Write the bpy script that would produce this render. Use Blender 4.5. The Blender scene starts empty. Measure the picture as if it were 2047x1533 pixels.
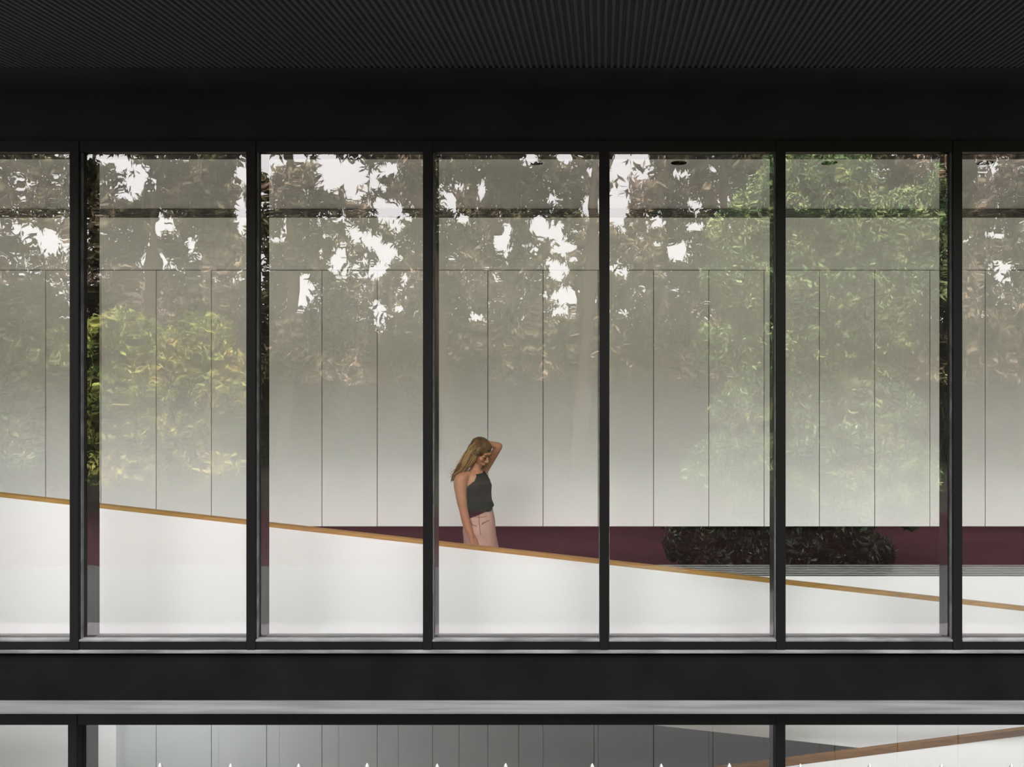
import bpy, bmesh, math, random
import numpy as np
from mathutils import Vector, Matrix, noise as mnoise

random.seed(7); rng = np.random.default_rng(7)
SC = bpy.context.scene
COL = SC.collection
F = 1600.0; VX = 1208.0; VY = 660.0          # focal length and vanishing point of the 2047 x 1533 picture

def X(px, D): return (px - VX) * D / F
def Z(py, D): return (VY - py) * D / F

# ------------------------------------------------------------------ materials
def mat(name, col, rough=0.6, spec=0.3, metal=0.0, bump=None, vary=None):
    m = bpy.data.materials.new(name); m.use_nodes = True
    nt = m.node_tree; b = nt.nodes['Principled BSDF']
    b.inputs['Base Color'].default_value = (*col, 1)
    b.inputs['Roughness'].default_value = rough
    b.inputs['Specular IOR Level'].default_value = spec
    b.inputs['Metallic'].default_value = metal
    tc = nt.nodes.new('ShaderNodeTexCoord')
    if vary:                                   # (scale, second colour, stretch)
        mp = nt.nodes.new('ShaderNodeMapping'); mp.inputs['Scale'].default_value = vary[2]
        n = nt.nodes.new('ShaderNodeTexNoise'); n.inputs['Scale'].default_value = vary[0]; n.inputs['Detail'].default_value = 5
        r = nt.nodes.new('ShaderNodeValToRGB')
        r.color_ramp.elements[0].position = 0.35; r.color_ramp.elements[1].position = 0.65
        r.color_ramp.elements[0].color = (*col, 1); r.color_ramp.elements[1].color = (*vary[1], 1)
        nt.links.new(tc.outputs['Object'], mp.inputs[0]); nt.links.new(mp.outputs[0], n.inputs['Vector'])
        nt.links.new(n.outputs['Fac'], r.inputs[0]); nt.links.new(r.outputs[0], b.inputs['Base Color'])
    if bump:
        n2 = nt.nodes.new('ShaderNodeTexNoise'); n2.inputs['Scale'].default_value = bump[0]
        bp = nt.nodes.new('ShaderNodeBump'); bp.inputs['Strength'].default_value = bump[1]; bp.inputs['Distance'].default_value = 0.005
        nt.links.new(tc.outputs['Object'], n2.inputs['Vector']); nt.links.new(n2.outputs['Fac'], bp.inputs['Height'])
        nt.links.new(bp.outputs[0], b.inputs['Normal'])
    return m

M = {}
M['steel'] = mat('black_painted_steel', (0.0014, 0.0014, 0.0014), 0.8, 0.0, vary=(3, (0.0019, 0.0019, 0.0019), (1, 1, 1)), bump=(60, 0.05))
M['steel_top'] = mat('black_fascia_steel', (0.006, 0.006, 0.006), 0.6, 0.05, vary=(3, (0.008, 0.008, 0.008), (1, 1, 1)))
M['frame'] = mat('black_window_frame', (0.0003, 0.0003, 0.0003), 0.4, 0.115, vary=(5, (0.0005, 0.0005, 0.0005), (1, 1, 0.3)))
M['flange'] = mat('weathered_grey_flange', (0.020, 0.020, 0.020), 0.65, 0.05, vary=(2.5, (0.032, 0.032, 0.032), (0.5, 6, 1)), bump=(20, 0.1))
M['lip'] = mat('worn_grey_edge', (0.015, 0.015, 0.015), 0.6, 0.15, vary=(9, (0.04, 0.04, 0.04), (0.4, 1, 1)))
M['fin'] = mat('dark_brown_fin', (0.010, 0.008, 0.0075), 0.5, 0.1, vary=(6, (0.016, 0.013, 0.0125), (4, 4, 0.2)))
M['sill'] = mat('grey_inner_sill', (0.12, 0.115, 0.12), 0.5, 0.3, vary=(4, (0.2, 0.19, 0.195), (0.5, 8, 8)))
M['ribs'] = mat('black_corrugated_sheet', (0.021, 0.021, 0.021), 0.6, 0.06)
M['white'] = mat('white_plaster', (0.90, 0.895, 0.895), 0.8, 0.05, vary=(0.8, (0.91, 0.905, 0.905), (1, 1, 1)))
M['panel'] = mat('off_white_wall_panel', (0.80, 0.785, 0.765), 0.65, 0.15, vary=(1.2, (0.76, 0.75, 0.735), (1, 1, 0.4)))
M['panel_shaded'] = mat('shaded_wall_panel', (0.41, 0.42, 0.42), 0.65, 0.1, vary=(1.2, (0.37, 0.39, 0.39), (1, 1, 0.4)))  # same panels as the upper wall, the ramp's shade put into a darker base
M['pier'] = mat('grey_white_pier', (0.55, 0.56, 0.56), 0.8, 0.1)
M['maroon'] = mat('maroon_lining', (0.014, 0.006, 0.007), 0.7, 0.1, vary=(2, (0.010, 0.005, 0.006), (0.6, 2, 3)), bump=(40, 0.2))
M['groove'] = mat('dark_joint', (0.02, 0.02, 0.02), 0.9, 0.1)
M['slat'] = mat('grey_grille_slat', (0.36, 0.355, 0.35), 0.5, 0.3)
M['slot'] = mat('black_grille_slot', (0.012, 0.011, 0.011), 0.9, 0.1)
M['wood'] = mat('warm_oak', (0.47, 0.27, 0.085), 0.5, 0.2, vary=(5, (0.37, 0.205, 0.06), (1.2, 10, 10)))
M['wood_low'] = mat('dark_oak', (0.185, 0.082, 0.014), 0.6, 0.1, vary=(5, (0.14, 0.062, 0.011), (1.2, 10, 10)))
M['floor_in'] = mat('grey_screed', (0.35, 0.35, 0.34), 0.7, 0.2)
M['ceil_in'] = mat('off_white_ceiling', (0.78, 0.76, 0.74), 0.8, 0.1)
M['earth'] = mat('dry_lawn', (0.012, 0.012, 0.009), 0.95, 0.0, vary=(0.6, (0.022, 0.019, 0.016), (1, 1, 1)))
M['kerb'] = mat('pale_pink_kerb_stone', (0.062, 0.055, 0.058), 0.9, 0.05)
M['brick'] = mat('maroon_brick_paving', (0.021, 0.0085, 0.010), 0.9, 0.0, vary=(0.7, (0.014, 0.006, 0.007), (0.4, 1.5, 1)))
M['ground'] = mat('pale_pavement', (0.033, 0.032, 0.0315), 0.9, 0.0, vary=(0.25, (0.026, 0.025, 0.0248), (1, 1, 1)))
M['bark'] = mat('brown_bark', (0.055, 0.042, 0.028), 0.9, 0.0, vary=(6, (0.03, 0.023, 0.016), (1, 1, 0.2)))
M['skin'] = mat('skin', (0.42, 0.20, 0.115), 0.5, 0.25, vary=(9, (0.38, 0.175, 0.10), (1, 1, 1)))
M['blush'] = mat('blushed_cheek', (0.50, 0.19, 0.13), 0.55, 0.3)
M['tank'] = mat('black_cotton', (0.005, 0.005, 0.007), 0.9, 0.0, vary=(14, (0.009, 0.009, 0.011), (1, 1, 1)), bump=(90, 0.3))
M['jeans'] = mat('pale_pink_denim', (0.50, 0.33, 0.26), 0.85, 0.1, vary=(12, (0.42, 0.27, 0.21), (1, 1, 0.4)), bump=(120, 0.3))
M['stitch'] = mat('brown_stitching', (0.22, 0.13, 0.09), 0.8, 0.1)
M['hair'] = mat('blond_hair', (0.135, 0.070, 0.030), 0.5, 0.15, vary=(16, (0.07, 0.036, 0.016), (1, 1, 0.35)))
M['hair_light'] = mat('light_blond_hair', (0.32, 0.19, 0.092), 0.5, 0.15)
M['hair_dark'] = mat('dark_blond_hair', (0.09, 0.055, 0.026), 0.45, 0.35)
M['lash'] = mat('dark_lash', (0.03, 0.018, 0.012), 0.6, 0.2)
M['lip_red'] = mat('rose_lips', (0.38, 0.11, 0.09), 0.5, 0.3)
M['shoe'] = mat('white_shoe', (0.7, 0.7, 0.68), 0.6, 0.2)
M['stake'] = mat('white_paint', (0.045, 0.045, 0.043), 0.5, 0.3)
M['lens'] = mat('dark_downlight', (0.004, 0.004, 0.004), 0.8, 0.0)

def leaf_mat(name, a, b, c, scale, fine=5.0):
    """diffuse + translucent leaves, colour drifting over the crown"""
    m = bpy.data.materials.new(name); m.use_nodes = True; nt = m.node_tree; nt.nodes.clear()
    out = nt.nodes.new('ShaderNodeOutputMaterial'); g = nt.nodes.new('ShaderNodeNewGeometry')
    n = nt.nodes.new('ShaderNodeTexNoise'); n.inputs['Scale'].default_value = scale; n.inputs['Detail'].default_value = 4
    r = nt.nodes.new('ShaderNodeValToRGB'); e = r.color_ramp.elements
    e[0].position = 0.36; e[0].color = (*a, 1); e[1].position = 0.66; e[1].color = (*c, 1)
    x = e.new(0.5); x.color = (*b, 1)
    df = nt.nodes.new('ShaderNodeBsdfDiffuse'); tr = nt.nodes.new('ShaderNodeBsdfTranslucent'); mx = nt.nodes.new('ShaderNodeMixShader')
    mx.inputs[0].default_value = 0.25
    nt.links.new(g.outputs['Position'], n.inputs['Vector']); nt.links.new(n.outputs['Fac'], r.inputs[0])
    # leaf-to-leaf variation: shade and highlights on the sprays put into the colour
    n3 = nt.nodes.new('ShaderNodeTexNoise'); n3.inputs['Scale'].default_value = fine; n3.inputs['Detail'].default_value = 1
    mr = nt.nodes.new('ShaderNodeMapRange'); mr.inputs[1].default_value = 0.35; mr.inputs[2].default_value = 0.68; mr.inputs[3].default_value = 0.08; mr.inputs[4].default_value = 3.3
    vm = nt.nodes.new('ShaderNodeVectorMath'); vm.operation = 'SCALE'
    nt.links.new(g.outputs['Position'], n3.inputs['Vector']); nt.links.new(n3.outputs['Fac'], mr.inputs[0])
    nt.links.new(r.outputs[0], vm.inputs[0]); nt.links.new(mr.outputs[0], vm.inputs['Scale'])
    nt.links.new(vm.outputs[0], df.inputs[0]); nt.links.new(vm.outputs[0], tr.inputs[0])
    nt.links.new(df.outputs[0], mx.inputs[1]); nt.links.new(tr.outputs[0], mx.inputs[2]); nt.links.new(mx.outputs[0], out.inputs[0])
    return m
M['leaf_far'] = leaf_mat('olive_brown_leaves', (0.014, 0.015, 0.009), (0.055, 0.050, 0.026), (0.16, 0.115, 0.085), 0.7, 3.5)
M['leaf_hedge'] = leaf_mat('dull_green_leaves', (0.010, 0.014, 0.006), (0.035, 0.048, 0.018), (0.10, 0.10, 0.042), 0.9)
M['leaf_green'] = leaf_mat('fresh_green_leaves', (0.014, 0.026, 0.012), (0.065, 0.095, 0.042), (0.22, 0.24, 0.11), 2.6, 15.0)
M['leaf_shaded'] = leaf_mat('dark_shaded_leaves', (0.006, 0.008, 0.005), (0.010, 0.013, 0.008), (0.028, 0.030, 0.020), 3.0, 12.0)  # darker copy of the green leaves, shade inside the skirt put into the colour
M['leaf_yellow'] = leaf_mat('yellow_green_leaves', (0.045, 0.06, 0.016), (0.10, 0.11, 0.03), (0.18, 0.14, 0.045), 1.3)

def glass_mat():
    m = bpy.data.materials.new('window_glass'); m.use_nodes = True; nt = m.node_tree; nt.nodes.clear()
    out = nt.nodes.new('ShaderNodeOutputMaterial'); tr = nt.nodes.new('ShaderNodeBsdfTransparent'); gl = nt.nodes.new('ShaderNodeBsdfGlossy')
    tr.inputs[0].default_value = (0.955, 0.965, 0.955, 1); gl.inputs['Roughness'].default_value = 0.0
    gl.inputs['Color'].default_value = (1, 1, 1, 1)
    fr = nt.nodes.new('ShaderNodeFresnel'); fr.inputs['IOR'].default_value = 1.5
    mul = nt.nodes.new('ShaderNodeMath'); mul.operation = 'MULTIPLY_ADD'; mul.inputs[1].default_value = 1.3; mul.inputs[2].default_value = 0.035
    mul.use_clamp = True
    mx = nt.nodes.new('ShaderNodeMixShader')
    # float glass is never quite flat: slow ripples, stretched along the pane's height
    tc = nt.nodes.new('ShaderNodeTexCoord'); mp = nt.nodes.new('ShaderNodeMapping'); mp.inputs['Scale'].default_value = (1.0, 1.0, 0.45)
    n = nt.nodes.new('ShaderNodeTexNoise'); n.inputs['Scale'].default_value = 2.6; n.inputs['Detail'].default_value = 2.5
    bp = nt.nodes.new('ShaderNodeBump'); bp.inputs['Strength'].default_value = 1.0; bp.inputs['Distance'].default_value = 0.0016
    nt.links.new(tc.outputs['Object'], mp.inputs[0]); nt.links.new(mp.outputs[0], n.inputs['Vector'])
    nt.links.new(n.outputs['Fac'], bp.inputs['Height']); nt.links.new(bp.outputs[0], gl.inputs['Normal'])
    nt.links.new(fr.outputs[0], mul.inputs[0]); nt.links.new(mul.outputs[0], mx.inputs[0])
    nt.links.new(tr.outputs[0], mx.inputs[1]); nt.links.new(gl.outputs[0], mx.inputs[2]); nt.links.new(mx.outputs[0], out.inputs[0])
    return m
M['glass'] = glass_mat()

# ------------------------------------------------------------------ mesh helpers
def tag(o, label=None, cat=None, group=None, kind=None):
    if label: o['label'] = label
    if cat: o['category'] = cat
    if group: o['group'] = group
    if kind: o['kind'] = kind
    return o

def empty(name, loc, **k):
    o = bpy.data.objects.new(name, None); o.location = loc; COL.objects.link(o); o.empty_display_size = 0.1
    return tag(o, **k)

def link(name, me, m, parent=None, smooth=False, **k):
    o = bpy.data.objects.new(name, me); COL.objects.link(o)
    if m: me.materials.append(m)
    if smooth:
        me.polygons.foreach_set('use_smooth', [True] * len(me.polygons))
    if parent:
        o.parent = parent; o.matrix_parent_inverse = Matrix.Translation(parent_world(parent)).inverted()
    return tag(o, **k)

def parent_world(p):
    v = Vector(p.location)
    while p.parent: p = p.parent; v = v + Vector((0, 0, 0))
    return v

class MB:
    """collects shapes in world coordinates and links them as one mesh"""
    def __init__(s): s.v = []; s.f = []
    def add(s, v, f):
        o = len(s.v); s.v += [tuple(p) for p in v]; s.f += [tuple(i + o for i in q) for q in f]; return s
    def box(s, x0, x1, y0, y1, z0, z1):
        v = [(x0,y0,z0),(x1,y0,z0),(x1,y1,z0),(x0,y1,z0),(x0,y0,z1),(x1,y0,z1),(x1,y1,z1),(x0,y1,z1)]
        return s.add(v, [(0,3,2,1),(4,5,6,7),(0,1,5,4),(1,2,6,5),(2,3,7,6),(3,0,4,7)])
    def sheared(s, x0, x1, y0, y1, z0a, z1a, z0b, z1b):
        """a box whose bottom/top run from z..a at x0 to z..b at x1"""
        v = [(x0,y0,z0a),(x1,y0,z0b),(x1,y1,z0b),(x0,y1,z0a),(x0,y0,z1a),(x1,y0,z1b),(x1,y1,z1b),(x0,y1,z1a)]
        return s.add(v, [(0,3,2,1),(4,5,6,7),(0,1,5,4),(1,2,6,5),(2,3,7,6),(3,0,4,7)])
    def rings(s, R, cap=True):
        n = len(R[0]); o = len(s.v)
        for r in R: s.v += [tuple(p) for p in r]
        for i in range(len(R) - 1):
            for j in range(n):
                k = (j + 1) % n
                s.f.append((o+i*n+j, o+i*n+k, o+(i+1)*n+k, o+(i+1)*n+j))
        if cap:
            s.f.append(tuple(o + j for j in reversed(range(n)))); s.f.append(tuple(o + (len(R)-1)*n + j for j in range(n)))
        return s
    def tube(s, pts, rad, n=10, sub=3):
        pts, rad = smooth_path(pts, rad, sub)
        R = []; a = None
        for i, p in enumerate(pts):
            d = (pts[min(i+1, len(pts)-1)] - pts[max(i-1, 0)]).normalized()
            if a is None:
                a = d.cross(Vector((0.13, 0.31, 0.94)))
                if a.length < 1e-2: a = d.cross(Vector((1, 0, 0)))
            a = (a - d * a.dot(d)).normalized(); b = d.cross(a).normalized()
            R.append([p + (a*math.cos(t) + b*math.sin(t)) * rad[i] for t in [2*math.pi*j/n for j in range(n)]])
        return s.rings(R)
    def ball(s, c, r, n=20, m=14, basis=None):
        B = basis or Matrix.Identity(3); c = Vector(c); R = []
        for i in range(m + 1):
            ph = math.pi * (i + 0.001) / (m + 0.002) - math.pi / 2
            R.append([c + B @ Vector((r[0]*math.cos(ph)*math.cos(2*math.pi*j/n), r[1]*math.cos(ph)*math.sin(2*math.pi*j/n), r[2]*math.sin(ph))) for j in range(n)])
        return s.rings(R)
    def mesh(s, name):
        me = bpy.data.meshes.new(name); me.from_pydata(s.v, [], s.f); me.update()
        bm = bmesh.new(); bm.from_mesh(me); bmesh.ops.recalc_face_normals(bm, faces=bm.faces); bm.to_mesh(me); bm.free()
        return me
    def build(s, name, m, parent=None, smooth=False, bevel=0, **k):
        me = s.mesh(name)
        if bevel:
            bm = bmesh.new(); bm.from_mesh(me)
            bmesh.ops.bevel(bm, geom=list(bm.edges), offset=bevel, segments=2, affect='EDGES', clamp_overlap=True)
            bm.to_mesh(me); bm.free()
        return link(name, me, m, parent, smooth, **k)

def smooth_path(pts, rad, sub):
    P = [Vector(p) for p in pts]; n = len(P); oP = []; oR = []
    for i in range(n - 1):
        p0, p1, p2, p3 = P[max(i-1, 0)], P[i], P[i+1], P[min(i+2, n-1)]
        for k in range(sub):
            t = k / sub
            oP.append(0.5 * ((2*p1) + (p2-p0)*t + (2*p0-5*p1+4*p2-p3)*t*t + (3*p1-p0-3*p2+p3)*t**3))
            oR.append(rad[i] + (rad[i+1]-rad[i]) * (t*t*(3-2*t)))
    return oP + [P[-1]], oR + [rad[-1]]

def fuse(mb, voxel, smooth_it=4, factor=0.5):
    """melt overlapping shapes into one continuous skin"""
    me = mb.mesh('tmp'); o = bpy.data.objects.new('tmp', me); COL.objects.link(o)
    r = o.modifiers.new('r', 'REMESH'); r.mode = 'VOXEL'; r.voxel_size = voxel
    q = o.modifiers.new('s', 'SMOOTH'); q.iterations = smooth_it; q.factor = factor
    dg = bpy.context.evaluated_depsgraph_get(); dg.update()
    out = bpy.data.meshes.new_from_object(o.evaluated_get(dg))
    bpy.data.objects.remove(o); bpy.data.meshes.remove(me); out.materials.clear()
    return out

def copy_tree(o, parent=None, delta=Vector((0, 0, 0))):
    c = o.copy(); COL.objects.link(c)
    if parent:
        c.parent = parent; c.matrix_parent_inverse = o.matrix_parent_inverse.copy()
    else: c.location = Vector(o.location) + delta
    for ch in [q for q in bpy.data.objects if q.parent == o]: copy_tree(ch, c)
    return c

# ------------------------------------------------------------------ distances (metres in front of the camera)
DF = F / 300.0            # front of the mullions and beams: 300 px per metre
DG = F / 297.5            # glass
DB = F / 288.0            # back of the inner fins
DW = 8.2                  # panelled back wall
XL, XR = -7.1, 5.95
ZG = -4.6                 # pavement and lower floor
ZC = Z(395, DW) + 0.005   # inner ceiling
xf = lambda px: X(px, DF)
zf = lambda py: Z(py, DF)

# ------------------------------------------------------------------ facade
# upper edge beam, a deep dark web
MB().box(XL, XR, DF + 0.02, DF + 0.3, zf(278), zf(186)).build('beam_upper', M['steel_top'], kind='structure')
MB().box(XL, XR, DF - 0.02, DF + 0.3, zf(186), zf(182.5)).build('trim_1', M['steel_top'], kind='structure')
MB().box(XL, XR, DF + 0.0, DF + 0.1, zf(281), zf(279.2)).build('trim_2', M['frame'], kind='structure')

# lower beam: web, lit flange, lip
MB().box(XL, XR, DF, DF + 0.25, zf(1400) - 0.06, zf(1303)).build('beam_lower', M['steel'], kind='structure')
MB().box(XL, XR, DF - 0.028, DF + 0.2, zf(1303), zf(1299.5)).build('trim_3', M['lip'], bevel=0.002, kind='structure')
DFL = F / 309.0
zfl = Z(1422, DFL)
MB().box(XL, XR, DFL, DF + 0.25, zfl - 0.018, zfl).build('trim_4', M['flange'], bevel=0.003, kind='structure')
MB().box(XL, XR, DF - 0.0, DF + 0.2, zf(1449), zfl - 0.018).build('trim_5', M['frame'], kind='structure')

mx = [1208 + 353.3 * k for k in range(-6, 6)]
HW = 9.5 / 300.0
TOPZ = zf(303); RAILT = zf(1279); RAILB = zf(1299.5)
n_trim = 6
for i, px in enumerate(mx):
    x = xf(px)
    if x < XL or x > XR: continue
    t = MB().box(x - HW, x + HW, DF, DG + 0.01, RAILB, TOPZ + 0.08).build('trim_%d' % n_trim, M['frame'], bevel=0.003, kind='structure')
    n_trim += 1
    MB().box(x - HW * 0.95, x + HW * 0.95, DG + 0.012, DB, Z(1266, DB) - 0.02, TOPZ + 0.06).build('inner_fin', M['fin'], t)
    # thin gasket on both sides where glass meets the mullion
    g = MB()
    for s in (-1, 1): g.box(x + s*HW - 0.004, x + s*HW + 0.004, DF + 0.02, DG, RAILT, TOPZ)
    g.build('gasket', M['lip'], t)
win = 1
xs = [xf(p) for p in mx if XL <= xf(p) <= XR]
for a, b in zip([XL + 0.03] + xs, xs + [XR - 0.03]):
    if b - a < 0.2: continue
    w = MB().box(a + HW, b - HW, DF + 0.005, DG + 0.03, RAILB, RAILT - 0.008).box(a + HW, b - HW, DF + 0.005, DG + 0.03, TOPZ, zf(281)) \
        .build('window_%d' % win, M['frame'], bevel=0.002, kind='structure')
    MB().box(a + HW, b - HW, DF + 0.0, DG + 0.012, RAILT - 0.012, RAILT).build('rail_lip', M['lip'], w, bevel=0.001)
    MB().box(a + HW, b - HW, DG + 0.03, DB, Z(1266, DB) - 0.03, Z(1266, DB)).build('inner_sill', M['sill'], w)
    me = bpy.data.meshes.new('pane')
    me.from_pydata([(a + HW, DG, RAILT - 0.002), (b - HW, DG, RAILT - 0.002), (b - HW, DG, TOPZ), (a + HW, DG, TOPZ)], [], [(0, 1, 2, 3)])
    link('pane', me, M['glass'], w)
    win += 1

# lower storey glazing: every fourth mullion only
HEADZ = zf(1449)
lx = [xf(p) for p in (145.5, 1560.5)]
for x in lx:
    t = MB().box(x - HW, x + HW, DF - 0.004, DG + 0.01, ZG, zfl - 0.02).build('trim_%d' % n_trim, M['frame'], bevel=0.003, kind='structure')
    n_trim += 1
    MB().box(x - HW * 0.95, x + HW * 0.95, DG + 0.012, DB, ZG, HEADZ).build('inner_fin', M['fin'], t)
for a, b in zip([XL + 0.03] + lx, lx + [XR - 0.03]):
    w = MB().box(a + HW, b - HW, DF + 0.01, DG + 0.03, ZG, ZG + 0.12).box(a + HW, b - HW, DF + 0.01, DG + 0.04, HEADZ, HEADZ + 0.02) \
        .build('window_%d' % win, M['frame'], kind='structure')
    me = bpy.data.meshes.new('pane')
    me.from_pydata([(a + HW, DG, ZG + 0.1), (b - HW, DG, ZG + 0.1), (b - HW, DG, HEADZ), (a + HW, DG, HEADZ)], [], [(0, 1, 2, 3)])
    link('pane', me, M['glass'], w)
    win += 1

# overhanging corrugated soffit
ZS = zf(182.5)
Y0 = 3.72; YE = 4.86
pitch = 0.0378; nr = int((XR - XL) / pitch)
vs = []; fs = []
prof = [(0.0, 0.0), (0.25, 0.0), (0.40, 0.014), (0.72, 0.014), (0.87, 0.0)]
row = []
for i in range(nr):
    for u, h in prof: row.append((XL + (i + u) * pitch, ZS + h))
for y in (Y0, YE):
    vs += [(x, y, z) for x, z in row]
n = len(row)
fs = [(i, i + 1, n + i + 1, n + i) for i in range(n - 1)]
me = bpy.data.meshes.new('ceiling'); me.from_pydata(vs, [], fs); me.update()
soff = link('ceiling', me, M['ribs'], kind='structure')
MB().box(XL, XR, YE, DF + 0.3, ZS, ZS + 0.02).build('trim_%d' % n_trim, M['steel_top'], kind='structure'); n_trim += 1  # flat dark sheet added in place of ribs that run on into shade
MB().box(XL, XR, Y0, DF + 0.3, ZS + 0.03, ZS + 0.25).build('roof', M['steel'], kind='structure')

# ------------------------------------------------------------------ interior shell
# the inner ceiling falls gently towards the slotted grille
ZCF, ZCB = 1.36, Z(417, DW)
_v = [(x, y, z) for x in (XL, XR) for y, z in ((5.6, ZCF), (DW, ZCB), (DW, 1.58), (5.6, 1.58))]
MB().add(_v, [(0, 1, 2, 3), (4, 5, 6, 7), (0, 1, 5, 4), (1, 2, 6, 5), (2, 3, 7, 6), (3, 0, 4, 7)]).build('ceiling_inner', M['ceil_in'], kind='structure')
MB().box(XL, XR, DF + 0.3, DW + 0.5, ZS + 0.03, ZS + 0.25).build('roof_inner', M['steel'], kind='structure')
MB().box(XL, XR, DG + 0.05, DB + 0.02, TOPZ + 0.0, ZC + 0.3).build('trim_%d' % n_trim, M['fin'], kind='structure'); n_trim += 1
MB().box(XL - 0.2, XL, DF, DW + 0.5, ZG, ZS + 0.25).build('wall_left', M['white'], kind='structure')
MB().box(XR, XR + 0.2, DF, DW + 0.5, ZG, ZS + 0.25).build('wall_right', M['white'], kind='structure')
MB().box(XL, XR, DF, DW + 0.5, ZG - 0.2, ZG).build('floor', M['floor_in'], kind='structure')
MB().box(XL - 0.2, XR + 0.2, DW + 0.5, DW + 0.6, ZG, ZS).build('wall_back', M['white'], kind='structure')

zw = lambda py: Z(py, DW)
xw = lambda px: X(px, DW)
# plain band between ceiling and joint, cut by the slotted grille
MB().box(XL, XR, DW, DW + 0.1, zw(540) + 0.004, zw(435)).build('wall_band', M['panel'], kind='structure')
MB().box(XL, XR, DW + 0.002, DW + 0.1, zw(417), 1.6).build('wall_frieze', M['panel'], kind='structure')
MB().box(XL, XR, DW + 0.012, DW + 0.14, zw(1052), zw(540) + 0.01).build('wall_backing', M['groove'], kind='structure')
joints = [91 + 110.5 * k for k in range(-8, 24)]
n_p = 1
for a, b in zip(joints[:-1], joints[1:]):
    x0, x1 = xw(a), xw(b)
    if x1 < XL or x0 > XR: continue
    x0 = max(x0, XL); x1 = min(x1, XR)
    if x1 - x0 < 0.05: continue
    MB().box(x0 + 0.0035, x1 - 0.0035, DW, DW + 0.011, zw(1052), zw(540) - 0.003).build('wall_panel', M['panel'], bevel=0.001, kind='structure')
    MB().box(x0 + 0.0035, x1 - 0.0035, DW, DW + 0.011, ZG + 0.01, zw(1290)).build('wall_panel_lower', M['panel_shaded'], bevel=0.001, kind='structure')
MB().box(XL, XR, DW + 0.012, DW + 0.14, ZG, zw(1290)).build('wall_backing_lower', M['groove'], kind='structure')
# recessed maroon strip, plain base wall
MB().box(XL, XR, DW + 0.10, DW + 0.14, zw(1130) - 0.1, zw(1052) + 0.02).build('wall_recess', M['maroon'], kind='structure')
MB().box(XL, XR, DW, DW + 0.1, zw(1290), zw(1152)).build('wall_base', M['white'], kind='structure')

def grille(y0, y1, slat_n, label, fr=0.40):
    zt, zb = zw(y0), zw(y1)
    g = MB().box(XL + 0.001, XR - 0.001, DW + 0.05, DW + 0.06, zb + 0.003, zt - 0.003).build('linear_grille', M['slot'])
    tag(g, label, 'grille')
    h = (zt - zb) / slat_n
    for k in range(slat_n + 1):
        zc_ = zb + h * k
        MB().box(XL + 0.001, XR - 0.001, DW + 0.002, DW + 0.05, max(zb + 0.003, zc_ - h*fr/2), min(zt - 0.003, zc_ + h*fr/2)).build('slat', M['slat'], g)
grille(417, 435, 6, 'long slotted air grille high on the wall between ceiling and panels', 0.3)
grille(1131, 1152, 6, 'long slotted air grille below the maroon strip above the white base wall', 0.36)

# downlights in the inner ceiling
DL = 6.343; ZC = ZCF + (ZCB - ZCF) * (DL - 5.6) / (DW - 5.6)
def downlight(px, label):
    x = X(px, DL); t = empty('recessed_downlight', (x, DL, ZC))
    tag(t, label, 'downlight', 'round dark downlights in the inner ceiling')
    m = MB(); n = 28
    ro, ri = 0.062, 0.05
    R = [[(x + r*math.cos(2*math.pi*j/n), DL + r*math.sin(2*math.pi*j/n), ZC + h) for j in range(n)] for r, h in ((ro, 0.001), (ro, -0.006), (ri, -0.006), (ri, 0.001))]
    m.rings(R, cap=False).build('trim_ring', M['slat'] if False else M['lens'], t, smooth=False)
    m = MB().rings([[(x + r*math.cos(2*math.pi*j/n), DL + r*math.sin(2*math.pi*j/n), ZC - 0.002 - 0.001*k) for j in range(n)] for k, r in enumerate((ri, ri*0.6, 0.004))])
    m.build('lamp_lens', M['lens'], t)
for px, lab in ((1070, 'dark round ceiling downlight above and right of the woman'),
                (1357, 'dark round ceiling downlight above the fifth pane from the left'),
                (1658, 'dark round ceiling downlight in front of the leafy green reflection'),
                (1969, 'rightmost dark round ceiling downlight, in the cropped right pane')):
    downlight(px, lab)

# ------------------------------------------------------------------ ramps
DP = F / 264.0
k1 = -0.1113
zr = lambda x: -1.7403 - 1.6/264.0 + k1 * x
xa, xb = XL + 0.01, XR - 0.01
TH = 7.2 / 264.0
MB().sheared(xa, xb, DP + 0.004, DP + 0.045, zr(xa) - 1.203, zr(xa) - TH, zr(xb) - 1.203, zr(xb) - TH).build('wall_ramp_parapet', M['white'], kind='structure')
MB().sheared(xa, xb, DP + 0.045, DW - 0.002, zr(xa) - 1.203, zr(xa) - 0.953, zr(xb) - 1.203, zr(xb) - 0.953).build('floor_ramp_upper', M['floor_in'], kind='structure')
h = MB().sheared(xa, xb, DP, DP + 0.05, zr(xa) - TH, zr(xa), zr(xb) - TH, zr(xb)).build('handrail', M['wood'], bevel=0.002)
tag(h, 'long thin light oak handrail sloping down right across the upper white ramp wall', 'handrail')

# lower ramp, climbing to the right, nearer to the glass
S2 = 277.0; DP2 = F / S2
k2 = 0.1295
zr2 = lambda x: Z(1458.8, DP2) + k2 * (x - X(2047, DP2))
x2a, x2b = X(600, DP2), X(2047, DP2) + 1.2
TH2 = 12.5 / S2
MB().sheared(x2a, x2b, DP2 + 0.004, DP2 + 0.045, ZG, zr2(x2a) - TH2, ZG, zr2(x2b) - TH2).build('wall_ramp_parapet_lower', M['white'], kind='structure')
h = MB().sheared(x2a, x2b, DP2, DP2 + 0.05, zr2(x2a) - TH2, zr2(x2a), zr2(x2b) - TH2, zr2(x2b)).build('handrail', M['wood_low'], bevel=0.005)
tag(h, 'thicker dark oak handrail rising to the right behind the lower right window', 'handrail')

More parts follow.
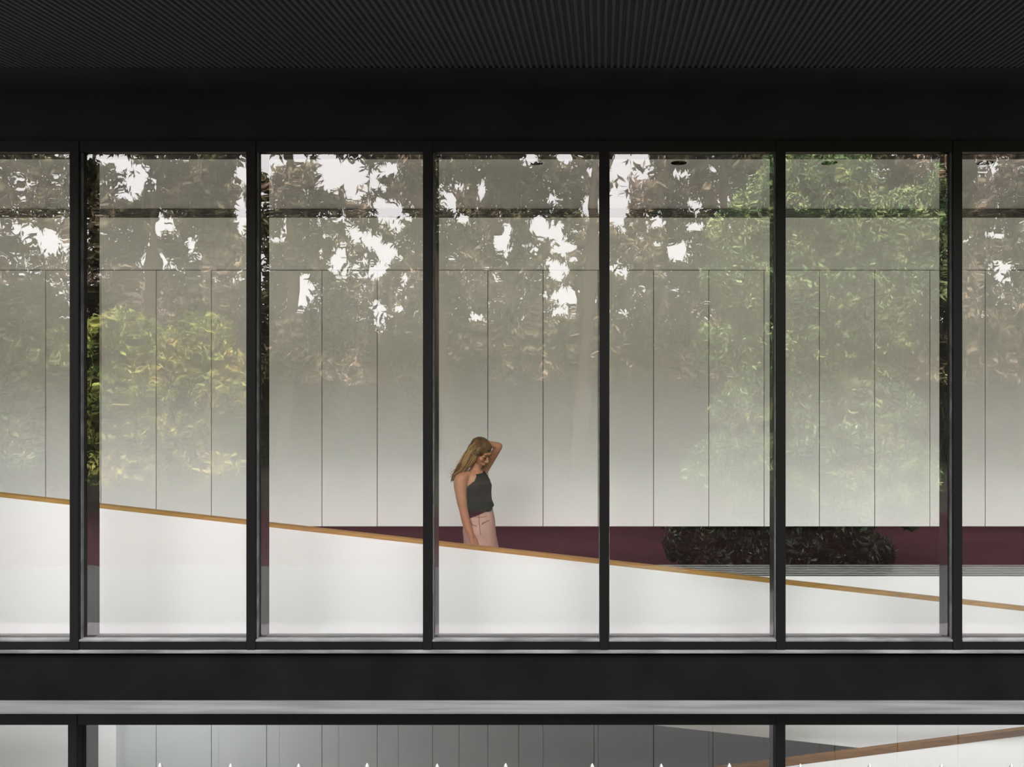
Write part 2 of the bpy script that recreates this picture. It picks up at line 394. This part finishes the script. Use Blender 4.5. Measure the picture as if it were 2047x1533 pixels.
# white pier at the left of the lower storey
MB().box(XL, X(232, 8.05), 8.05, DW, ZG, Z(1310, 8.05) - 0.1).build('wall_pier', M['pier'], kind='structure')

# ------------------------------------------------------------------ pointed white stakes outside the lower window
DS = F / 320.0
first = None
for px in (320, 461, 597, 734, 874, 1011, 1184, 1322, 1458, 1600, 1739, 1882, 2022):
    x = X(px, DS); zt = Z(1524.5, DS)
    if first is None:
        t = empty('garden_stake', (x, DS, ZG))
        R = []
        for hh, r in ((-0.075, 0.011), (-0.06, 0.016), (-0.035, 0.017), (-0.018, 0.012), (-0.006, 0.006), (0.0, 0.0015)):
            R.append([(x + r*math.cos(2*math.pi*j/12), DS + r*math.sin(2*math.pi*j/12), zt + hh) for j in range(12)])
        MB().rings(R).build('pointed_tip', M['stake'], t, smooth=True)
        MB().tube([(x, DS, ZG), (x, DS, zt - 0.07)], [0.0028, 0.0028], 8).build('post', M['stake'], t)
        first = t; fx = x
    else:
        t = copy_tree(first, None, Vector((x - fx, 0, random.uniform(-0.004, 0.004) - 0.002)))
    tag(t, 'white bud-shaped stake tip just showing along the bottom of the lower windows', 'garden stake', 'row of pointed white stakes before the lower windows')

# ------------------------------------------------------------------ the woman on the ramp
DH = 7.2; SH = F / DH
def W(px, py, dy=0.0): return Vector(((px - VX) / SH, DH + dy, (VY - py) / SH))
def ellr(cx, cy, hw, hd, dy=0.0, n=28, tilt=0.0, p=2.2):
    n = int(n)
    R = []
    for j in range(n):
        t = 2*math.pi*j/n; c, s_ = math.cos(t), math.sin(t)
        ex = math.copysign(abs(c)**(2/p), c); ey = math.copysign(abs(s_)**(2/p), s_)
        v = W(cx, cy, dy) + Vector((ex*hw/SH, ey*hd, tilt*ex*hw/SH)); R.append(v)
    return R
def loft(rows, m=None, sub=4, **k):
    m = m or MB(); A = []
    for i in range(len(rows) - 1):
        for q in range(sub):
            t = q / sub; a, b = rows[i], rows[i+1]; t2 = t*t*(3-2*t)*0.5 + t*0.5
            A.append(tuple(a[j] + (b[j]-a[j])*t2 for j in range(len(a))))
    A.append(rows[-1])
    return m.rings([ellr(*r, **k) for r in A])
feet = W(960, 1234)
woman = empty('person', (feet.x, DH, feet.z))
tag(woman, 'long-haired woman in black tank top and pale trousers, head bowed, standing on the ramp', 'person')
pitch_, yaw_ = math.radians(33), math.radians(28)
fv = Vector((math.cos(yaw_)*math.cos(pitch_), -math.sin(yaw_)*math.cos(pitch_), -math.sin(pitch_)))
uv = Vector((math.cos(yaw_)*math.sin(pitch_), -math.sin(yaw_)*math.sin(pitch_), math.cos(pitch_)))
sv = uv.cross(fv).normalized()                       # to her left (away from camera)
HB = Matrix((fv, sv, uv)).transposed()
hc = W(960, 904, 0.0)
def H(a, b, c): return hc + fv*a + sv*b + uv*c
body = MB()
loft([(958,1092,30,.13),(958,1078,31,.135),(958,1060,31,.14),(958,1040,29.5,.13),(957,1018,26,.108),(954,1002,27,.11),(950,986,29.5,.12),(948,971,31.5,.125),(946,957,27,.125),(947,947,21,.11),(949,939,12,.065)], body)
body.tube([W(949,944,.0), W(951,933,-.0), H(-.035,0,-.07), H(-.02,0,-.03)], [.055,.049,.05,.055], 16)
# head
body.ball(H(-.012,0,.030), (.095,.075,.088), basis=HB)
body.ball(H(.025,0,-.035), (.062,.060,.080), basis=HB)
body.ball(H(.045,0,-.078), (.035,.036,.032), basis=HB)
body.ball(H(.068,0,-.100), (.018,.020,.016), basis=HB)
body.ball(H(.074,0,.035), (.020,.050,.016), basis=HB)
body.tube([H(.082,0,.020), H(.100,0,-.012), H(.112,0,-.032)], [.009,.012,.014], 10)
body.ball(H(.101,.010,-.036), (.011,.008,.008), basis=HB); body.ball(H(.101,-.010,-.036), (.011,.008,.008), basis=HB)
body.ball(H(.085,0,-.064), (.014,.023,.007), basis=HB); body.ball(H(.083,0,-.075), (.013,.020,.007), basis=HB)
for s in (-1, 1):
    body.ball(H(.060, s*.034, -.022), (.022,.022,.022), basis=HB)
    body.ball(H(.074, s*.031, .012), (.013,.016,.010), basis=HB)
    body.ball(H(-.005, s*.076, -.005), (.018,.008,.030), basis=HB)
# near arm hanging
body.tube([W(938,948,-.06), W(927,953,-.13), W(926,964,-.145), W(929,990,-.155), W(933,1013,-.155), W(938,1034,-.16), W(944,1051,-.165), W(950,1065,-.165)],
          [.045,.056,.058,.047,.038,.038,.032,.025], 16)
# near hand resting on the thigh: palm, four fingers, thumb
pa, pb = W(950,1065,-.165), W(957,1081,-.165)
ax_ = (pb - pa).normalized(); side = Vector((0.55, 0.70, 0.25)).normalized(); side = (side - ax_*side.dot(ax_)).normalized()
nrm = ax_.cross(side).normalized()
for q in (-.026,-.009,.009,.026): body.tube([pa + side*q*.5, pb + side*q], [.018,.0145], 10)
for q, L in ((-.028,.060),(-.0095,.074),(.0095,.080),(.028,.072)):
    b0 = pb + side*q; d1 = (ax_ + nrm*0.12).normalized(); d2 = (ax_ + nrm*0.5).normalized(); d3 = (ax_ + nrm*0.9).normalized()
    b1 = b0 + d1*L*.45; b2 = b1 + d2*L*.32; b3 = b2 + d3*L*.23
    body.tube([b0 - ax_*.012, b0, b1, b2, b3], [.010,.0095,.0085,.0078,.0062], 10, 3)
tb = pa + ax_*.022 + side*.024
body.tube([tb, tb + ax_*.022 + side*.022, tb + ax_*.046 + side*.030, tb + ax_*.062 + side*.030], [.013,.012,.010,.0075], 10)
# far arm raised, elbow out to the right, hand on the crown
body.tube([W(950,950,.06), W(960,946,.12), W(970,932,.135), W(983,913,.12), W(994,896,.10)], [.05,.05,.044,.038,.033], 16)
body.ball(W(994.5,895,.10), (.033,.032,.032))
body.tube([W(994,895.5,.10), W(990,893.5,.10), W(980,892,.11), W(970,889,.115), W(963,887,.11)], [.031,.032,.030,.026,.023], 16)
ha, hbp = W(963,887,.11), W(951,885,.085)
a2 = (hbp - ha).normalized(); s2 = Vector((0.1,-0.25,0.9)); s2 = (s2 - a2*s2.dot(a2)).normalized(); n2 = a2.cross(s2).normalized()
if n2.y > 0: n2 = -n2
for q in (-.026,-.009,.009,.026): body.tube([ha + s2*q*.5, hbp + s2*q], [.017,.013], 10)
for q, L in ((-.028,.056),(-.0095,.070),(.0095,.074),(.028,.068)):
    b0 = hbp + s2*q; d1 = (a2 + n2*0.3).normalized(); d2 = (a2 + n2*0.8).normalized(); d3 = (a2*.8 + n2).normalized()
    b1 = b0 + d1*L*.45; b2 = b1 + d2*L*.32; b3 = b2 + d3*L*.23
    body.tube([b0 - a2*.012, b0, b1, b2, b3], [.010,.0095,.0085,.0078,.0062], 10, 3)
body.tube([ha + a2*.02 - s2*.02, ha + a2*.045 - s2*.045, ha + a2*.07 - s2*.05 + n2*.01], [.013,.011,.008], 10)
# legs
LEGS = (((955,1082,-.075),(957,1115,-.08),(962,1150,-.085),(957,1185,-.075),(954,1222,-.07)), ((971,1082,.07),(978,1112,.07),(984,1148,.06),(979,1185,.065),(976,1221,.07)))
for Lg in LEGS:
    body.tube([W(*p) for p in Lg], [.085,.078,.052,.052,.034], 18)
    a = W(*Lg[-1]); body.tube([a + Vector((-.03,0,-.02)), a + Vector((.05,-.01,-.03)), a + Vector((.14,-.03,-.04))], [.035,.033,.022], 12)
me = fuse(body, 0.0048, 3)
bo = link('body', me, M['skin'], woman, smooth=True)
# warm cheek colour on the side of the face that shows
me.materials.append(M['blush'])
ck = H(.040, -.052, -.028)
for p in me.polygons:
    if (Vector(p.center) - ck).length < 0.026: p.material_index = 1
# clothes
tank = MB()
loft([(958,1024,30,.135,0,28,.42),(957,1015,29.5,.130,0,28,.25),(954,1002,29,.122,0,28,.1),(951,986,31,.132,0,28,0),(950,972,32.5,.137,0,28,0),(955,960,24,.13,0,28,0),(958,951,16,.112,0,28,0),(958,944,11,.095,0,28,0)], tank)
tank.ball(W(967,975,-.06), (.062,.062,.058)); tank.ball(W(968,974,.06), (.06,.06,.056))
tank.tube([W(952,958,-.085), W(944,947,-.082), W(938,943,-.05), W(932,950,-.03), W(926,966,-.03)], [.017,.013,.012,.014,.022], 10)
tank.tube([W(962,952,.085), W(960,944,.095), W(950,941,.07), W(938,948,.03)], [.016,.012,.012,.016], 10)
tank.tube([W(972,1017,-.09), W(981,1015,-.06), W(983,1009,-.02)], [.014,.02,.012], 10)       # knotted front hem
link('tank_top', fuse(tank, 0.006, 3), M['tank'], woman, smooth=True)
jeans = MB()
loft([(957,1011,26.2,.110,0,28,.18),(957,1024,28.6,.124,0,28,.08),(958,1040,31,.136,0,28,0),(958,1060,32.5,.148,0,28,0),(960,1078,32.5,.142,0,28,0),(963,1092,32,.13,0,28,0)], jeans)
for Lg in LEGS: jeans.tube([W(*p) for p in Lg], [.092,.086,.066,.064,.058], 18)
js = link('trousers', fuse(jeans, 0.007, 3), M['jeans'], woman, smooth=True)
yj = -.150
MB().tube([W(947,1036,-.138), W(951,1041,-.148), W(958,1043,-.152)], [.0025]*3, 6).tube([W(962,1022,-.132), W(963,1040,-.146), W(966,1060,-.155)], [.0025]*3, 6) \
    .tube([W(949,1025,-.128), W(962,1027,-.132), W(976,1027,-.105)], [.002]*3, 6).tube([W(968,1040,-.142), W(973,1036,-.134), W(981,1034,-.11)], [.003]*3, 6).build('seam', M['stitch'], js, smooth=True)
for i, Lg in enumerate(LEGS):
    a = W(*Lg[-1])
    sh = MB().tube([a + Vector((-.05,0,-.028)), a + Vector((.0,0,-.018)), a + Vector((.08,-.02,-.032)), a + Vector((.16,-.035,-.042))], [.036,.045,.042,.026], 14)
    link('shoe', fuse(sh, 0.007, 2), M['shoe'], woman, smooth=True)
# face details
for s in (-1, 1):
    MB().tube([H(.084, s*.014, .010), H(.0885, s*.028, .003), H(.078, s*.044, .008)], [.0022,.0032,.002], 8).build('eyelash', M['lash'], woman, smooth=True)
    MB().tube([H(.096, s*.012, .036), H(.092, s*.030, .042), H(.078, s*.048, .034)], [.0025,.0035,.002], 8).build('eyebrow', M['hair_dark'], woman, smooth=True)
MB().tube([H(.090,-.020,-.069), H(.0985,0,-.068), H(.090,.020,-.069)], [.003,.0062,.003], 8).build('lips', M['lip_red'], woman, smooth=True)
# hair: cap over the skull plus the long fall behind the near shoulder
hair = MB()
hair.ball(H(-.022,0,.040), (.103,.088,.092), basis=HB)
hair.ball(H(-.055,0,-.01), (.070,.086,.095), basis=HB)
hair.ball(H(.010,0,.078), (.070,.062,.050), basis=HB)
fall = [(957,890,-.035,17,.050),(947,902,-.05,14.5,.060),(938,914,-.055,13.5,.062),(930,926,-.06,13,.058),(923,938,-.065,12,.048),(916,949,-.065,9.5,.036),(909,958,-.06,6,.02)]
hair.rings([ellr(a, b, w, d_, dy=dy) for a, b, dy, w, d_ in fall])
hair.tube([H(.040,-.070,.045), H(.005,-.088,.01), H(-.010,-.088,-.04), W(938,922,-.09)], [.022,.028,.030,.028], 12)
hair.tube([H(.040,.068,.045), H(.0,.085,.01), H(-.02,.085,-.04), H(-.05,.06,-.11)], [.02,.026,.028,.02], 12)
ho = link('hair', fuse(hair, 0.006, 4), M['hair'], woman, smooth=True)
def strands(nm, seed, cnt, m_, dark=False):
    R = random.Random(seed); mb = MB()
    for i in range(cnt):
        t = R.random(); sgn = -1
        a = R.uniform(-.05, .075); s0 = H(a, R.uniform(-.03,.03), .122 - (a*a)*6)
        lat = R.uniform(-1, 1)
        p1 = H(a*.6 - .035, -.085, .045 + R.uniform(-.01,.02)) + Vector((lat*.015, 0, 0))
        ex = 915 + lat*13 + R.uniform(-3,3); L = R.uniform(0.65, 1.0)
        m1 = W(944 + lat*13, 906 + R.uniform(-4,4), -.118 + abs(lat)*.02); m2 = W(931 + lat*12.5, 929, -.125 + abs(lat)*.03)
        e = W(915 + lat*7 - R.uniform(0,7), 950 + R.uniform(-6,11), -.10 + abs(lat)*.03)
        pts = [s0, p1, m1, m2, e] if L > .7 else [s0, p1, m1, m2]
        mb.tube(pts, [.0028,.0034,.0036,.0034,.0012][:len(pts)], 5, 4)
    return mb.build(nm, m_, ho, smooth=True)
strands('strand', 1, 46, M['hair_light']); strands('strand', 2, 34, M['hair']); strands('strand', 3, 14, M['hair_dark'])
w_ = MB(); R = random.Random(5)
for i in range(16):
    y = R.uniform(905, 950); x = 940 - (y - 905) * .55
    w_.tube([W(x, y, -.07), W(x - 9, y + R.uniform(-2, 5), -.08), W(x - R.uniform(12, 22), y + R.uniform(-3, 12), -.08)], [.0016,.0013,.0006], 4)
w_.build('flyaway_hair', M['hair_light'], ho, smooth=True)

def area(name, loc, rot, size, power, col=(1, 1, 1)):
    l = bpy.data.lights.new(name, 'AREA'); l.energy = power; l.size = size; l.color = col
    o = bpy.data.objects.new(name, l); o.location = loc; o.rotation_euler = rot; COL.objects.link(o); return o
area('lower_fill_light', (-4.2, 6.75, -3.15), (math.radians(40), 0, 0), 0.8, 30, (0.97, 0.99, 1.0))  # added fill light without a known fixture, brightens the lower left wall
_b = area('beam_fill_strip', (4.0, 5.64, -2.45), (math.radians(48), 0, 0), 5.2, 9, (1, 1, 1))  # unseen fill added behind the beam to lift the ramp face below it
_b.data.shape = 'RECTANGLE'; _b.data.size_y = 0.03; _b.data.spread = math.radians(115)
_l = area('head_fill_strip', ((XL + XR) / 2, 5.625, 1.235), (math.radians(100), 0, 0), 12.0, 20, (0.97, 0.99, 0.74))  # added olive fill, hidden by the head frame, lifts ceiling and upper wall
_l.data.shape = 'RECTANGLE'; _l.data.size_y = 0.02

# ------------------------------------------------------------------ the garden behind the camera, seen only in the panes
VG = 2 * DG
def leaves(name, P, size, slim, m_, parent, droop=0.0, seed=0):
    """P: n x 3 leaf centres; every leaf a slim rhombus of its own attitude"""
    r = np.random.default_rng(seed); n = len(P)
    d = r.normal(size=(n, 3)); d[:, 2] -= droop; d /= np.linalg.norm(d, axis=1)[:, None]
    q = np.cross(d, r.normal(size=(n, 3))); q /= np.linalg.norm(q, axis=1)[:, None]
    L = (size * r.uniform(0.6, 1.3, n))[:, None]; w = L * slim
    V = np.empty((n, 4, 3)); V[:, 0] = P - d*L/2; V[:, 1] = P + q*w/2; V[:, 2] = P + d*L/2; V[:, 3] = P - q*w/2
    me = bpy.data.meshes.new(name)
    me.vertices.add(n*4); me.vertices.foreach_set('co', V.astype(np.float32).ravel())
    me.loops.add(n*4); me.loops.foreach_set('vertex_index', np.arange(n*4, dtype=np.int32))
    me.polygons.add(n); me.polygons.foreach_set('loop_start', np.arange(0, n*4, 4, dtype=np.int32))
    me.polygons.foreach_set('loop_total', np.full(n, 4, dtype=np.int32)); me.update(); me.validate()
    return link(name, me, m_, parent)

# openings in the far canopy: x, z of the centre and half sizes, metres, at the tree row
YT = -14.0; VT = VG - YT
GAPS = [(206,341,24,36),(243,345,18,26),(178,308,22,12),(218,377,18,10),(283,442,18,26),(40,458,24,11),(97,482,24,26),(44,369,10,8),(263,512,30,14),(263,484,15,8),
 (340,482,11,16),(374,503,8,6),(404,559,20,10),(469,551,10,14),(481,353,22,28),(483,420,13,48),(461,454,22,11),(534,325,24,24),(582,317,30,10),(647,316,22,10),
 (671,353,28,34),(700,353,30,38),(522,519,13,18),(522,555,12,18),(526,410,10,8),(606,579,22,30),(550,476,16,7),(582,454,9,16),(679,523,15,34),(683,438,12,9),
 (757,325,16,13),(761,422,25,20),(740,395,16,14),(712,470,20,14),(757,499,24,18),(733,531,24,18),(773,446,12,16),(787,551,9,13),(733,632,14,27),(779,616,7,5),
 (882,389,17,20),(955,373,9,16),(906,430,16,10),(1003,478,17,36),(1084,458,20,17),(1105,462,22,15),(1125,499,18,15),(1068,499,8,8),(1121,535,18,11),(1112,551,12,7),
 (1129,592,25,16),(1125,622,18,7),(1056,317,15,10),(1125,317,20,13),(1181,414,26,18),(1193,325,8,10),(1113,401,9,9),(939,632,11,7),(1242,333,22,24),(1234,414,24,34),
 (1287,317,24,11),(1319,442,24,18),(1359,494,11,18),(1250,543,9,7),(1226,539,9,7),(1246,624,7,4),(1398,397,14,9),(1464,421,15,28),(1505,421,11,5),(1400,442,12,6),
 (1751,341,13,14),(1891,333,7,11),(1873,417,18,7),(1885,510,7,11),(2018,320,16,12),(2030,458,18,8),(1937,478,12,9),(1966,478,10,11),(2034,535,14,24),(2026,583,12,6),
 (1889,644,10,12),(1966,508,8,6),(930,650,8,5),(1290,350,20,10),(1180,345,14,10),(905,360,10,6),(1375,330,12,8),(1440,325,10,6),(595,560,10,10),(640,430,10,7)]
g = np.array(GAPS, float)
GX = (g[:, 0] - VX) * VT / F; GZ = (VY - g[:, 1]) * VT / F; GA = g[:, 2] * VT / F; GB = g[:, 3] * VT / F
_sat = np.random.default_rng(3)
for _k in range(3):          # smaller openings scattered about the big ones
    _a = _sat.uniform(0, 6.28, len(g)); _d = _sat.uniform(1.2, 2.4, len(g))
    GX = np.concatenate([GX, GX[:len(g)] + np.cos(_a) * _d * GA[:len(g)]]); GZ = np.concatenate([GZ, GZ[:len(g)] + np.sin(_a) * _d * GB[:len(g)]])
    GA = np.concatenate([GA, GA[:len(g)] * .22]); GB = np.concatenate([GB, GB[:len(g)] * .22])
def fbm(P, s):
    return np.array([mnoise.noise(Vector((p[0]*s, p[1]*s, p[2]*s))) for p in P])
def in_gap(P, soft=0.0):
    # clumpy edges: the radius of each opening is wobbled by noise
    nz = fbm(P, 1.7) * 1.0 + fbm(P, 4.5) * 0.8 + fbm(P * np.array([1, 1, .4]) + 9, 9.0) * 0.5
    best = np.full(len(P), 9.0)
    for x, z, a, b in zip(GX, GZ, GA, GB):
        d = np.sqrt(((P[:, 0]-x)/(a+.02))**2 + ((P[:, 2]-z)/(b+.02))**2)
        best = np.minimum(best, d)
    return best + nz * 0.8 < 1.24 + soft

def branch_set(mb, base, top, r0, seed, spread=2.2):
    R = random.Random(seed); base = Vector(base); top = Vector(top)
    mid = base.lerp(top, 0.5) + Vector((R.uniform(-.3,.3), R.uniform(-.2,.2), 0))
    mb.tube([base, mid, top], [r0, r0*.75, r0*.35], 10, 6)
    for k in range(7):
        t = R.uniform(.35, .95); p = base.lerp(top, t); a = R.uniform(0, 6.28)
        q = p + Vector((math.cos(a)*spread*.6*(1.1-t*.6), math.sin(a)*.15, R.uniform(.6, 1.8)))
        mb.tube([p, p.lerp(q, .5) + Vector((0, 0, -.15)), q], [r0*.4, r0*.25, r0*.08], 7, 4)

far_labels = ['tall brown-green tree, leftmost in the upper reflection',
 'tall tree mirrored in the second pane from the left with white sky gaps',
 'tall tree mirrored in the third pane around the largest bright sky opening',
 'tall tree with a pale leaning trunk mirrored above the woman',
 'tall hazy tree mirrored in the fifth pane left of the green tree',
 'tall dark tree mirrored behind the fresh green tree',
 'tall brownish tree mirrored in the cropped right pane',
 'tall tree beyond the right end of the mirrored row']
edges = [-21.5, -16.6, -12.2, -7.6, -3.0, 1.6, 6.4, 11.2, 16.0]
for i in range(8):
    xa_, xb_ = edges[i], edges[i+1]; xc = (xa_ + xb_) / 2
    yt = YT - 1.15 * (i % 2)
    t = empty('garden_tree', (xc, yt, ZG)); tag(t, far_labels[i], 'tree', 'tall trees mirrored in the upper windows')
    mb = MB(); lean = (-.55, .3, .2, -1.0, .4, -.2, .3, .2)[i]
    branch_set(mb, (xc - lean*.5, yt + .25, ZG), (xc + lean, yt + .2, 6.5), 0.26, 20 + i)
    mb.build('trunk', M['bark'], t, smooth=True)
    n = 46000 if -17 < xc < 14 else 28000
    P = np.empty((n, 3)); P[:, 0] = rng.uniform(xa_ - .2, xb_ + .2, n); P[:, 1] = yt + rng.uniform(-.45, .45, n); P[:, 2] = rng.uniform(-1.6, 9.9, n)
    # crown top rounds off
    top = 9.7 - 0.9 * np.abs((P[:, 0] - xc) / (xb_ - xa_) * 2) ** 3 + 0.4 * fbm(P, .9)
    P = P[P[:, 2] < top]
    # clumps: pull leaves towards sprays
    P += np.stack([fbm(P, 1.4), 0*P[:, 0], fbm(P + 31, 1.4)], 1) * .22
    P = P[~in_gap(P)]
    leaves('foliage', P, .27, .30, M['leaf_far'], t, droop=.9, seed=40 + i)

# clipped hedge and bushes closing the view below the crowns
for i in range(9):
    xa_ = -22 + i * 4.3; xc = xa_ + 2.15
    yb = YT - 3.0 - 1.5 * (i % 2)
    t = empty('garden_bush', (xc, yb, ZG))
    tag(t, ['dull green bush mirrored low in the leftmost pane', 'dull green bush mirrored below the trees, second from the left', 'dull green bush mirrored low in the second pane',
        'dull green bush mirrored low in the third pane', 'dull green bush mirrored behind the bowed head of the woman', 'dull green bush mirrored low in the fifth pane',
        'dull green bush mirrored behind the skirt of the green tree', 'dull green bush mirrored low in the cropped right pane', 'dull green bush beyond the right end of the mirrored row'][i],
        'bush', 'bushes mirrored below the tall trees')
    MB().tube([(xc, yb, ZG), (xc+.1, yb, -2.0)], [.12,.05], 8).build('stem', M['bark'], t, smooth=True)
    n = 16000
    P = np.empty((n, 3)); P[:, 0] = rng.uniform(xa_ - .3, xa_ + 4.6, n); P[:, 1] = yb + rng.uniform(-.6, .6, n)
    P[:, 2] = ZG + rng.uniform(0, 1, n) ** .9 * 5.1
    top = ZG + 4.75 + .5 * fbm(P, .8)
    P = P[P[:, 2] < top]
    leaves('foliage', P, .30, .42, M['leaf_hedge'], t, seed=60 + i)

# the rows go on to either side
for src, dx, lab in (('garden_tree', -18.5, 'left'), ('garden_tree.001', -18.5, 'left'), ('garden_tree.002', -14.6, 'left'), ('garden_tree.005', 15.4, 'right'), ('garden_tree.006', 15.4, 'right')):
    c = copy_tree(bpy.data.objects[src], None, Vector((dx, 0, 0)))
    tag(c, 'tall garden tree continuing the row past the %s edge of the picture' % lab, 'tree', 'trees past the %s edge' % lab)
for src, dx, lab in (('garden_bush', -12.9, 'left'), ('garden_bush.001', -12.9, 'left'), ('garden_bush.002', -12.9, 'left'), ('garden_bush.007', 8.6, 'right'), ('garden_bush.008', 8.6, 'right')):
    c = copy_tree(bpy.data.objects[src], None, Vector((dx, 0 if dx > 0 else -3.2, 0)))
    tag(c, 'dull green bush continuing the row past the %s edge of the picture' % lab, 'bush', 'bushes past the %s edge' % lab)

def blob_tree(name, label, cat, y, blobs, dens, size, slim, m_, trunks, seed, droop=.8, group=None):
    V = VG - y; r = np.random.default_rng(seed); PP = []
    for px, py, a, b in blobs:
        cx, cz, A, B = (px - VX)*V/F, (VY - py)*V/F, a*V/F, b*V/F
        n = int(dens * A * B * 3.14)
        u = r.normal(size=(n, 3)); u /= np.linalg.norm(u, axis=1)[:, None]; rr = r.uniform(.35, 1.06, n) ** .55
        p = np.stack([cx + u[:, 0]*A*rr, y + u[:, 1]*min(A, B)*.7*rr, cz + u[:, 2]*B*rr], 1)
        PP.append(p)
    P = np.concatenate(PP); P += np.stack([fbm(P, 2.0), 0*P[:, 0], fbm(P + 17, 2.0)], 1) * .22
    P = P[P[:, 2] > ZG + .05]
    P = P[fbm(P, 3.2) > -.38]
    base = trunks[0][0]
    t = empty(name, ((base[0] - VX)*V/F, y, ZG)); tag(t, label, cat, group)
    mb = MB()
    for tr in trunks:
        pts = [Vector(((q[0]-VX)*V/F, y + (q[3] if len(q) > 3 else 0), max((VY-q[1])*V/F, ZG))) for q in tr]
        mb.tube(pts, [q[2]*V/F for q in tr], 9, 4)
    mb.build('trunk', M['bark'], t, smooth=True)
    leaves('foliage', P, size, slim, m_, t, droop=droop, seed=seed)
    return t
blob_tree('garden_tree', 'fresh green narrow-leaved tree mirrored large in the sixth pane', 'tree', -5.5,
  [(1640,350,120,75),(1600,420,140,90),(1730,460,150,90),(1830,440,70,70),(1500,470,90,60),(1540,560,140,90),(1700,570,190,90),(1840,560,60,60),(1470,690,95,55),(1580,690,150,80),(1700,690,110,70),
   (1610,790,150,80),(1500,800,80,80),(1640,880,170,80),(1500,930,120,80),(1760,820,90,50),(1660,980,170,80),(1800,960,80,90),(1860,480,40,150)],
  2400, .15, .26, M['leaf_green'],
  [[(1610,1160,7),(1625,900,6.5),(1650,620,5),(1640,330,2.5)],[(1640,720,3.5,.3),(1700,610,3,.6),(1752,590,1.5,.9)],[(1645,620,3.2),(1730,480,2.4,.2),(1800,400,1.2,.3)],[(1635,800,3.2,.2),(1560,640,2.2,.3),(1500,520,1.2,.3)],[(1628,850,3,.5),(1690,765,2.6,.8),(1760,800,1.5,1.0)]], 81)
blob_tree('garden_bush', 'low bush, shade painted into its dark leaves, mirrored against the maroon strip under the green tree', 'bush', -3.75,
  [(1430,1080,110,70),(1540,1085,130,80),(1640,1085,120,80),(1720,1110,70,55),(1560,1180,190,60)], 2600, .13, .28, M['leaf_shaded'],
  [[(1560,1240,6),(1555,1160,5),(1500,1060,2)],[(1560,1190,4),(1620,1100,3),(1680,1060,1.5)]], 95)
blob_tree('garden_shrub', 'yellow-green shrub mirrored low in the second pane from the left', 'shrub', -9.0,
  [(235,680,70,60),(300,700,50,55),(400,690,60,60),(350,770,120,70),(240,780,80,70),(440,770,60,80),(330,860,150,60),(330,930,160,60)],
  1500, .18, .34, M['leaf_yellow'], [[(320,1010,5),(310,860,4),(260,700,1.5)],[(320,960,3.5),(380,800,2.5),(410,690,1)]], 91)
blob_tree('garden_shrub', 'grey-green shrub mirrored in the leftmost cropped pane', 'shrub', -9.6,
  [(40,640,90,80),(-60,700,110,100),(60,740,90,70),(20,830,140,80),(20,920,150,70)],
  1300, .2, .34, M['leaf_hedge'], [[(20,1000,5),(30,860,4),(40,660,1.5)]], 92)

# pavement outside
MB().box(-60, 60, -60, DF + 0.02, ZG - 0.2, ZG - 0.001).build('ground', M['ground'], kind='structure')

MB().box(-20, 20, -1.75, -1.1, ZG - 0.001, ZG + 0.012).build('kerb', M['kerb'], kind='structure')
MB().box(-40, 40, -9.5, -4.9, ZG - 0.001, ZG + 0.004).build('path', M['brick'], kind='structure')
MB().box(-40, 40, -40, -9.5, ZG - 0.001, ZG + 0.002).build('lawn', M['earth'], kind='structure')

# ------------------------------------------------------------------ sky, camera, colour
w = bpy.data.worlds.new('overcast'); SC.world = w; w.use_nodes = True; nt = w.node_tree
bg = nt.nodes['Background']; bg.inputs['Strength'].default_value = 8.0
tc = nt.nodes.new('ShaderNodeTexCoord'); sp = nt.nodes.new('ShaderNodeSeparateXYZ'); rp = nt.nodes.new('ShaderNodeValToRGB')
# an overcast sky grows brighter towards the zenith
rp.color_ramp.elements[0].position = 0.2; rp.color_ramp.elements[0].color = (1.0, 0.975, 0.98, 1)
rp.color_ramp.elements[1].position = 1.0; rp.color_ramp.elements[1].color = (8.8, 8.8, 8.8, 1)
_e = rp.color_ramp.elements.new(0.5); _e.color = (1.75, 1.74, 1.74, 1); _e = rp.color_ramp.elements.new(0.75); _e.color = (8.8, 8.7, 8.7, 1)
nt.links.new(tc.outputs['Generated'], sp.inputs[0]); nt.links.new(sp.outputs['Z'], rp.inputs[0]); nt.links.new(rp.outputs[0], bg.inputs['Color'])

cam = bpy.data.cameras.new('camera'); co = bpy.data.objects.new('camera', cam); COL.objects.link(co)
cam.sensor_width = 36; cam.lens = 36 * F / 2047; cam.shift_x = -(VX - 1023.5) / 2047; cam.shift_y = -(766.5 - VY) / 2047
co.location = (0, 0, 0); co.rotation_euler = (math.pi/2, 0, 0); cam.clip_start = 0.02; cam.clip_end = 300
SC.camera = co
SC.view_settings.view_transform = 'Standard'; SC.view_settings.look = 'None'; SC.view_settings.exposure = 0.0
SC.cycles.max_bounces = 8; SC.cycles.diffuse_bounces = 5; SC.cycles.transparent_max_bounces = 12
SC.cycles.caustics_reflective = False; SC.cycles.caustics_refractive = False
SC.cycles.sample_clamp_indirect = 6
